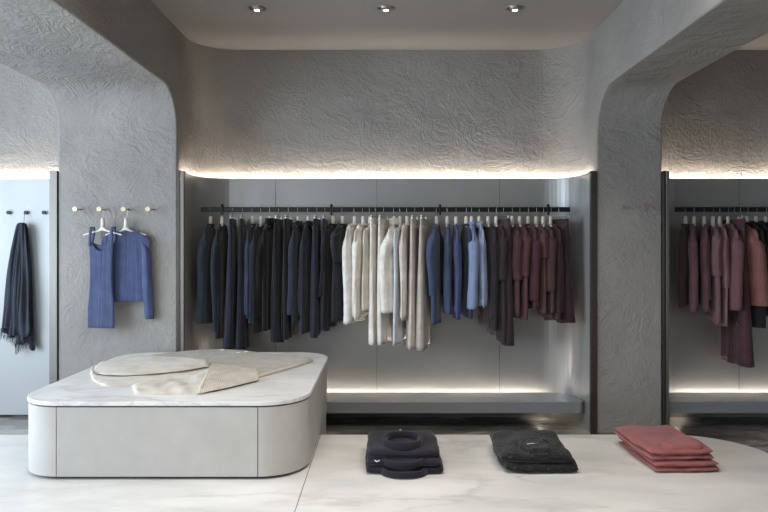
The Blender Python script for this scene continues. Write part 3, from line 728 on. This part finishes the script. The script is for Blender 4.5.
def strip(name, up, lo, base, T, mat, n=90, m_=26, seed=0, wr=.003, ribs=0, skewp=.75, flat=2.6):
    """a folded run of knit between a far and a near edge, thickest near its rolled near edge"""
    from mathutils import noise
    U = [tuple(onz(a, b, TT+base)[:2]) for a, b in up]; L_ = [tuple(onz(a, b, TT+base)[:2]) for a, b in lo]
    def along(P, q):
        d = [0]
        for a, b in zip(P, P[1:]): d.append(d[-1]+math.hypot(b[0]-a[0], b[1]-a[1]))
        x = q*d[-1]
        for k in range(len(P)-1):
            if x <= d[k+1]+1e-9:
                f = (x-d[k])/((d[k+1]-d[k]) or 1); return (P[k][0]+(P[k+1][0]-P[k][0])*f, P[k][1]+(P[k+1][1]-P[k][1])*f)
        return P[-1]
    def smooth(P):
        Q = [along(P, i/n) for i in range(n+1)]
        for _ in range(25): Q = [Q[0]]+[((Q[i-1][0]+2*Q[i][0]+Q[i+1][0])/4, (Q[i-1][1]+2*Q[i][1]+Q[i+1][1])/4) for i in range(1, n)]+[Q[-1]]
        return Q
    A, B = smooth(U), smooth(L_); rows = []
    for i in range(n+1):
        q = i/n; end = min(1, (min(q, 1-q)/.035))**.5; row = []
        for j in range(m_+1):
            c = j/m_; x = A[i][0]+(B[i][0]-A[i][0])*c; y = A[i][1]+(B[i][1]-A[i][1])*c
            e = max(0, 1-abs(2*c**skewp-1)**flat)**.5
            h = T*e*(.35+.65*end)
            h += e*end*wr*(1.6*noise.noise(Vector((q*5+seed, c*3.2, seed)))+1.0*sin(c*11+3*noise.noise(Vector((q*3, seed, 1)))+seed))
            if ribs: h += e*ribs*sin(q*2*pi*34); y -= e*ribs*.6*sin(q*2*pi*34)*(c > .8)
            row.append((x+.002*noise.noise(Vector((q*20, c*5, seed))), y-.004*(c > .9)*noise.noise(Vector((q*14, 0, seed+4))), max(h, .0015)))
        rows.append(row)
    g = MB().quad_grid(rows); g.quad_grid([[(x, y, 0) for x, y, z in (r[0], r[-1])] for r in rows])
    for r in (rows[0], rows[-1]): g.quad_grid([r, [(x, y, 0) for x, y, z in r]])
    for k in (0, -1): g.quad_grid([[r[k] for r in rows], [(r[k][0], r[k][1], 0) for r in rows]])
    o = g.build(name, mat, t, smooth=True); o.location.z = base; return o
strip('front_panel', [(89,372),(108,369),(150,370),(195,366),(212,364)], [(93,381),(106,387.5),(120,387),(148,384),(180,381),(206,376)], 0, .018, cream, seed=3, wr=.004)
strip('front_panel', [(131,386),(160,381),(190,375),(212,366)], [(135,394.5),(160,395),(185,394.5),(204,393)], .0, .022, creamrib, seed=4, wr=.005, skewp=.9)
strip('sleeve', [(99,364.5),(118,360.5),(138,357),(160,358),(185,359),(209,362)], [(91,372.5),(104,374.8),(128,375.5),(152,374),(182,371),(208,366.5)], .026, .024, cream, seed=2, wr=.004, skewp=.8)
strip('ribbed_hem', [(213,364.5),(235,368),(258,373.5)][::1], [(197,393.8),(226,388),(259,380)], .010, .038, creamrib, n=240, seed=5, wr=.001, ribs=.0022, skewp=.8)
def edge_tube(pxs, z, r, mat, nm='rolled_edge'):
    pts = [tuple(onz(a, b, TT+z)[:2])+(z,) for a, b in pxs]
    MB().tube(pts, r, 10, caps=True).build(nm, mat, t, smooth=True)
edge_tube([(257,376.5),(275,371.5),(295,365.8),(312,360.5)], .010, .011, creamrib)
edge_tube([(214,364),(210,370),(206,378),(201,387)], .034, .010, cream)
edge_tube([(93,373),(91.5,370),(95,366.5),(104,366),(112,370)], .034, .006, cream)
for a, b in ((222,352.5), (238,355.5), (246,354.5)):
    q = onz(a, b-2, TT+.014)
    MB().tube([(q.x-.010, q.y, .017), (q.x+.004, q.y+.008, .020), (q.x+.014, q.y-.004, .017)], .005, 8).build('button', M_HANG, t, smooth=True)

# ------------------------------------------------------------------ folded stacks on the platform
def folded(name, label, cat, cxy, w, d, z, T, mat, rot, group, seed, skew=0, plies=1, over=0, topwave=.006):
    t = thing(name, label, cat, (cxy[0], cxy[1], z), rot, group); rnd = random.Random(seed)
    from mathutils import noise
    pt_ = T/plies
    rows = None
    for k in range(plies):
        m = MB(); n = 30; top_, bot = [], []
        ww = w/2*(1-rnd.uniform(0, .03)); dd = d/2*(1-rnd.uniform(0, .04)); ox = rnd.uniform(-.005, .005); oy = rnd.uniform(-.006, .006)
        ring = []
        for lay in range(9):
            # rings of a soft pillow, from centre bottom round the rim to centre top
            pass
        for i in range(n+1):
            a_, b_ = [], []
            for j in range(n+1):
                s, q = -1+2*i/n, -1+2*j/n
                s_ = sgnp(sin(s*pi/2), .9); q_ = sgnp(sin(q*pi/2), .9)
                c = 1-.04*(s_*q_)**2
                x = ww*s_*c+ox; y = dd*q_*c+oy
                x += .006*noise.noise(Vector((y*9, k*3+seed, 0))); y += .008*noise.noise(Vector((x*9, k*5+seed, 2)))
                e = (max(0, 1-abs(s_)**9)*max(0, 1-abs(q_)**9))**.5
                g = topwave*noise.noise(Vector((x*8+seed, y*8, k)))*(k+1)/plies
                zc = pt_*(k+.5)+g*.6
                lip = .010*noise.noise(Vector((x*14+seed, k*2+5, 1)))
                a_.append((x, y+(lip if q < 0 else 0), zc+pt_*.58*e+.5*g*e)); b_.append((x, y, max(.0005, zc-pt_*.58*e)))
            top_.append(a_); bot.append(b_)
        m.quad_grid(top_); m.quad_grid(bot)
        o = m.build('folded_body' if k == plies-1 else 'lower_fold', mat, t, smooth=True)
    return t
def ring_collar(t, cx_, cy_, z, ra, rb, hgt, mat, droop=0, wall=.013, nm='collar'):
    rows = []
    for i in range(41):
        a = 2*pi*i/40; row = []
        for j in range(12):
            b = 2*pi*j/12
            rr_ = wall*cos(b); zz = hgt/2*sgnp(sin(b), .7)
            dz = -droop*max(0, -sin(a))**2
            row.append((cx_+(ra+rr_)*cos(a), cy_+(rb+rr_)*sin(a), z+hgt/2+zz+dz+.003*sin(3*a)))
        rows.append(row)
    MB().quad_grid(rows, True).build(nm, mat, t, smooth=True)
pur = fabric('#27212f', 'flat')
f0 = onz(403, 477, 0); yc = f0.y+.235; xc = (403-384)*3.5/F+.0
g1 = 'folded dark purple polo-necks'
for k, (lb, dx, dy) in enumerate((('folded dark purple polo-neck, bottom of the leftmost stack', .0, 0), ('folded dark purple polo-neck, middle of the leftmost stack', .003, .005), ('folded dark purple polo-neck, topmost of the leftmost stack', -.002, .012))):
    w_ = (.425, .405, .395)[k]
    T_ = .040
    t = folded('folded_jumper', lb, 'jumper', (xc+dx, yc+dy, 0), w_, .43, k*.040, T_, pur, radians((1, -1, 1)[k]), g1, 11+k, topwave=.003)
    cyl = (-.165, -.155, -.075)[k]; ra = (.118, .108, .098)[k]; rb = (.105, .095, .105)[k]
    ring_collar(t, .0, cyl, (.002, .012, .028)[k], ra, rb, (.034, .034, .052)[k], pur, droop=(.0, .005, .004)[k])
    if k == 2: MB().box(-.008, .004, .17, .178, T_+.002, T_+.006).build('size_tag', M_HANG, t)
    if k == 1: MB().tube([(-.15, -.205, .034), (-.138, -.214, .030), (-.125, -.207, .034)], .003, 6).build('care_tag', M_HANG, t)
tw = fabric('#1d1b1a', 'tweed')
g2 = 'folded black tweed knits'
p0 = onz(540, 474, 0); xc = (.713+1.125)/2*.889+.0; yc = p0.y+.215
for k, lb in enumerate(('folded black speckled knit, lower one of the middle stack', 'folded black speckled knit, upper one of the middle stack')):
    t = folded('folded_knit', lb, 'jumper', (xc+(.01 if k == 0 else -.004), yc+.006*k, 0), (.40, .405)[k], .46, k*.054, .053, tw, radians((0, -1.5)[k]), g2, 21+k, topwave=.022)
    if k == 1:
        ring_collar(t, .025, -.09, .046, .085, .11, .022, tw, droop=.022, wall=.020, nm='hood')
        patch_p = [(-.04, -.20), (.09, -.20), (.10, -.10), (.07, .0), (-.03, .0), (-.06, -.1)]
        o = patch('hood_flap', patch_p, .044, .024, tw, t, world=True, seed=9, bumps=.006, res=.014)
        MB().tube([(-.04, -.13, .074), (-.01, -.12, .076), (.012, -.135, .076), (.03, -.105, .076), (.05, -.08, .076), (.055, -.055, .074)], .003, 8).build('drawcord', M_WIRE, t, smooth=True)
red = fabric('#924f4b', 'flat')
g3 = 'folded terracotta red garments'
xc = (1.605+1.978)/2*.889+.0; yc = onz(680, 472, 0).y+.235
for k, lb in enumerate(('folded terracotta red garment, lower one of the right stack', 'folded terracotta red garment, upper one of the right stack')):
    t = folded('folded_jacket', lb, 'jacket', (xc-.02*k, yc+.012*k, 0), .36, .52, k*.058, .057, red, radians((2, 3)[k]), g3, 31+k, topwave=.016, plies=2)
    o = patch('collar', [(-.06, -.225), (.12, -.225), (.15, -.14), (.09, -.09), (-.02, -.10), (-.08, -.15)], .052, .022, red, t, world=True, seed=12+k, bumps=.004, res=.014) if k == 1 else None
    MB().tube([(-.12, -.232, .030), (-.03, -.238, .037), (.06, -.236, .033), (.14, -.232, .038)], .006, 8).build('rolled_hem', red, t, smooth=True)
